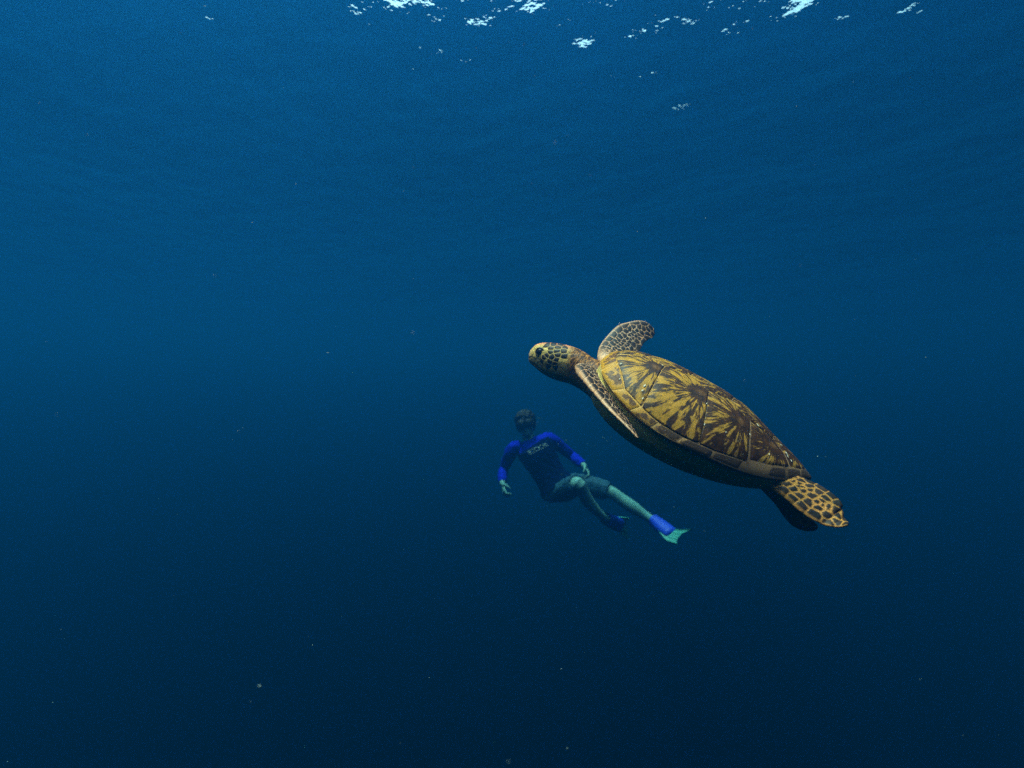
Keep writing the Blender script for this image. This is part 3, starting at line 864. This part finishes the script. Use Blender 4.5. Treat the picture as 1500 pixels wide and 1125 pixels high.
    tuft = .014 + .008 * np.sin(V @ np.array([140., 60, 90])) * np.sin(V @ np.array([-70., 120, 50])) + .01 * np.clip(hz, 0, 1)
    cloth('hair', hmask, tuft, hm)
    # --- dive mask: skirt, two lenses, strap
    km, nt = new_mat('mask_rubber'); b = NB(nt); b.principled(Base_Color=(.004, .004, .005), Roughness=.6, Specular_IOR_Level=.05)
    gm, nt = new_mat('mask_glass'); b = NB(nt); b.principled(Base_Color=(.01, .014, .016), Roughness=.3, Specular_IOR_Level=.05)
    mc = HC + UPT * .012 + FWD * .088
    def slab(name, c, hwid, hhei, d0, d1, pw, mat, parent, n=36):
        rings_ = []
        for q, sc_ in ((d0, 1.0), (d0 + (d1 - d0) * .7, .97), (d1, .86)): rings_.append(ring_frame(c + FWD * q, SIDE * hwid * sc_, UPT * hhei * sc_, n, pw))
        Vv = np.concatenate(rings_ + [np.array([c + FWD * d0]), np.array([c + FWD * d1])]); Ff = []
        for i in range(2):
            for j in range(n): Ff.append((i*n + j, i*n + (j+1) % n, (i+1)*n + (j+1) % n, (i+1)*n + j))
        for j in range(n): Ff.append((3*n, (j+1) % n, j)); Ff.append((3*n + 1, 2*n + j, 2*n + (j+1) % n))
        return link(name, mesh(name, Vv, Ff), mat, parent)
    dm = slab('dive_mask', mc, .082, .046, -.055, .022, 3.0, km, root)
    for s_ in (1, -1): slab('lens', mc + SIDE * s_ * .036 + FWD * .018, .030, .026, 0, .006, 3.0, gm, dm)
    av = np.linspace(0, 2*np.pi, 40, endpoint=False); Vv, Ff = [], []
    for q in av:
        e = SIDE * math.cos(q) * .092 + FWD * (math.sin(q) * (.10 if math.sin(q) > 0 else .118)); u_ = unit(e)
        for dz, dr in ((-.012, 0), (.012, 0), (.012, .005), (-.012, .005)): Vv.append(HC + UPT * (.014 + dz) + e + u_ * dr)
    for i in range(40):
        for j in range(4): Ff.append((i*4 + j, i*4 + (j+1) % 4, ((i+1) % 40)*4 + (j+1) % 4, ((i+1) % 40)*4 + j))
    link('strap', mesh('strap', Vv, Ff), km, dm)
    # --- fins
    pm, nt = new_mat('fin_rubber'); b = NB(nt)
    tc = b.n('ShaderNodeTexCoord').outputs['Object']
    b.principled(Base_Color=b.mix(b.noise(tc, 30, 2, .5).outputs[0], (.003, .014, .19), (.004, .018, .23)), Roughness=.5, Specular_IOR_Level=.1)
    bm_, nt = new_mat('fin_blade'); b = NB(nt)
    b.principled(Base_Color=(.022, .105, .095), Roughness=.45, Specular_IOR_Level=.1)  # blade colour made bluer and darker, the water's teal painted in
    def fin(ank, toe, stations):
        fo = bpy.data.objects.new('swim_fin', None); col.objects.link(fo); fo.parent = root
        ax = unit(toe - ank); wv = unit(stations[0][1] - stations[0][0]); wv = unit(wv - ax * wv.dot(ax)); up_ = np.cross(ax, wv)
        ln = np.linalg.norm(toe - ank); rr = []
        for q in np.linspace(-.12, 1.18, 12):
            w_ = .052 + .012 * math.sin(max(0, min(1, q)) * 2.2); h_ = .054 - .010 * q
            if q > 1.1: w_ *= .8; h_ *= .5
            rr.append(ring_frame(ank + ax * ln * q, wv * w_, up_ * h_, 20, 2.4))
        n_ = 20; Vv = np.concatenate(rr + [rr[-1].mean(0, keepdims=True)]); Ff = []
        for i in range(len(rr) - 1):
            for j in range(n_): Ff.append((i*n_ + j, i*n_ + (j+1) % n_, (i+1)*n_ + (j+1) % n_, (i+1)*n_ + j))
        for j in range(n_): Ff.append((len(Vv) - 1, (len(rr) - 1)*n_ + j, (len(rr) - 1)*n_ + (j+1) % n_))
        link('foot_pocket', mesh('foot_pocket', Vv, Ff), pm, fo)
        A_ = np.array([s[0] for s in stations]); B_ = np.array([s[1] for s in stations]); kk = np.arange(len(stations), dtype=float)
        xx = np.linspace(0, kk[-1], 22); A_ = hermite(xx, kk, A_); B_ = hermite(xx, kk, B_); M_ = 17
        top, bot = [], []
        for i in range(len(xx)):
            for j in range(M_):
                q = j / (M_ - 1); p = A_[i] * (1 - q) + B_[i] * q
                back = (A_[max(i - 1, 0)] + B_[max(i - 1, 0)] - A_[min(i + 1, 21)] - B_[min(i + 1, 21)]); back = unit(back)
                p = p + back * .045 * (xx[i] / kk[-1]) ** 3 * (1 - (2*q - 1) ** 2)
                nrm = unit(np.cross(B_[i] - A_[i], -back)); rail = .009 * (abs(2*q - 1) > .93) + .0035 * (abs(abs(2*q - 1) - .35) < .07)
                top.append(p + nrm * (.003 + rail)); bot.append(p - nrm * (.003 + rail))
        Vv = top + bot; o_ = len(top); Ff = []; ix = np.arange(o_).reshape(len(xx), M_)
        for i in range(len(xx) - 1):
            for j in range(M_ - 1):
                Ff.append((ix[i, j], ix[i+1, j], ix[i+1, j+1], ix[i, j+1])); Ff.append((o_ + ix[i, j], o_ + ix[i, j+1], o_ + ix[i+1, j+1], o_ + ix[i+1, j]))
        lp = [ix[i, 0] for i in range(len(xx))] + [ix[-1, j] for j in range(1, M_)] + [ix[i, -1] for i in range(len(xx) - 2, -1, -1)] + [ix[0, j] for j in range(M_ - 2, 0, -1)]
        for q in range(len(lp)):
            a_, c_ = lp[q], lp[(q + 1) % len(lp)]; Ff.append((a_, c_, o_ + c_, o_ + a_))
        mm = mesh('blade', Vv, Ff); b2 = bmesh.new(); b2.from_mesh(mm); bmesh.ops.recalc_face_normals(b2, faces=b2.faces); b2.to_mesh(mm); b2.free()
        link('blade', mm, bm_, fo, smooth=False)
    fin(P(960, 764.5, 4.60), fl_, [(P(962, 773, 4.50), P(978, 769, 4.50)), (P(967.5, 782.5, 4.42), P(988, 775.5, 4.42)), (P(977, 792.5, 4.34), P(999, 777, 4.34)), (P(991.6, 797, 4.26), P(1013, 775.5, 4.26))])
    fin(P(889, 760.5, 4.76), fr_, [(P(899, 770, 4.84), P(901, 757.5, 4.84)), (P(906, 778, 4.92), P(910, 757.5, 4.92)), (P(920.5, 791, 5.04), P(921.5, 758, 5.04))])
    return root
person = build_person()

# ------------------------------------------------------------------ small drifting specks and bubbles
def specks():
    rs = np.random.RandomState(8)
    V, F = [], []
    def add(c, r):
        bm = bmesh.new(); bmesh.ops.create_icosphere(bm, subdivisions=1, radius=r)
        bm.verts.index_update(); o = len(V)
        st = Vector((1 + rs.rand(), 1 + .4 * rs.rand(), .6 + .4 * rs.rand()))
        for v in bm.verts: V.append(tuple(Vector(c) + Vector((v.co.x * st.x, v.co.y * st.y, v.co.z * st.z)) * (1 + .2 * rs.normal())))
        for f in bm.faces: F.append(tuple(v.index + o for v in f.verts))
        bm.free()
    for i in range(420):                              # scattered through the water in front of and beside the camera
        d = .5 + 6.5 * rs.rand() ** .7
        x, z = (rs.rand() * 2 - 1) * d * 1.3, (rs.rand() * 2 - 1) * d * .95
        c = CAM + Vector((x, d, z))
        if c.z > -.4: continue
        add(c, .0005 + .0011 * rs.rand() ** 2)
    for i in range(40):                               # a few close to the lens, far out of focus
        dd = .5 + .5 * rs.rand()
        add(CAM + Vector(((rs.rand() * 2 - 1) * dd * 1.1, dd, (rs.rand() * 2 - 1) * dd * .85)), .0004 + .0003 * rs.rand())
    m, nt = new_mat('plankton'); b = NB(nt)
    b.principled(Base_Color=(.10, .13, .12), Roughness=.7)
    o = link('drifting_particles', mesh('drifting_particles', V, F), m)
    tag(o, 'tiny pale specks drifting in the blue water', None, kind='stuff')
    V, F = [], []
    for cx, cy, sx, sy, n, d in ((772, 612, 9, 6, 16, 4.85), (786, 618, 5, 6, 10, 4.85), (880, 645, 14, 5, 14, 4.8), (822, 648, 7, 7, 8, 4.85), (850, 700, 10, 4, 8, 4.6)):
        for i in range(n): add(at(cx + rs.normal() * sx, cy + rs.normal() * sy, d + rs.normal() * .08), .0016 + .0030 * rs.rand() ** 2)
    m, nt = new_mat('air_bubble'); b = NB(nt)
    b.principled(Base_Color=(.07, .085, .085), Roughness=.4, Specular_IOR_Level=.1)
    o = link('air_bubbles', mesh('air_bubbles', V, F), m)
    tag(o, 'small air bubbles rising around the snorkeller', None, kind='stuff')
specks()
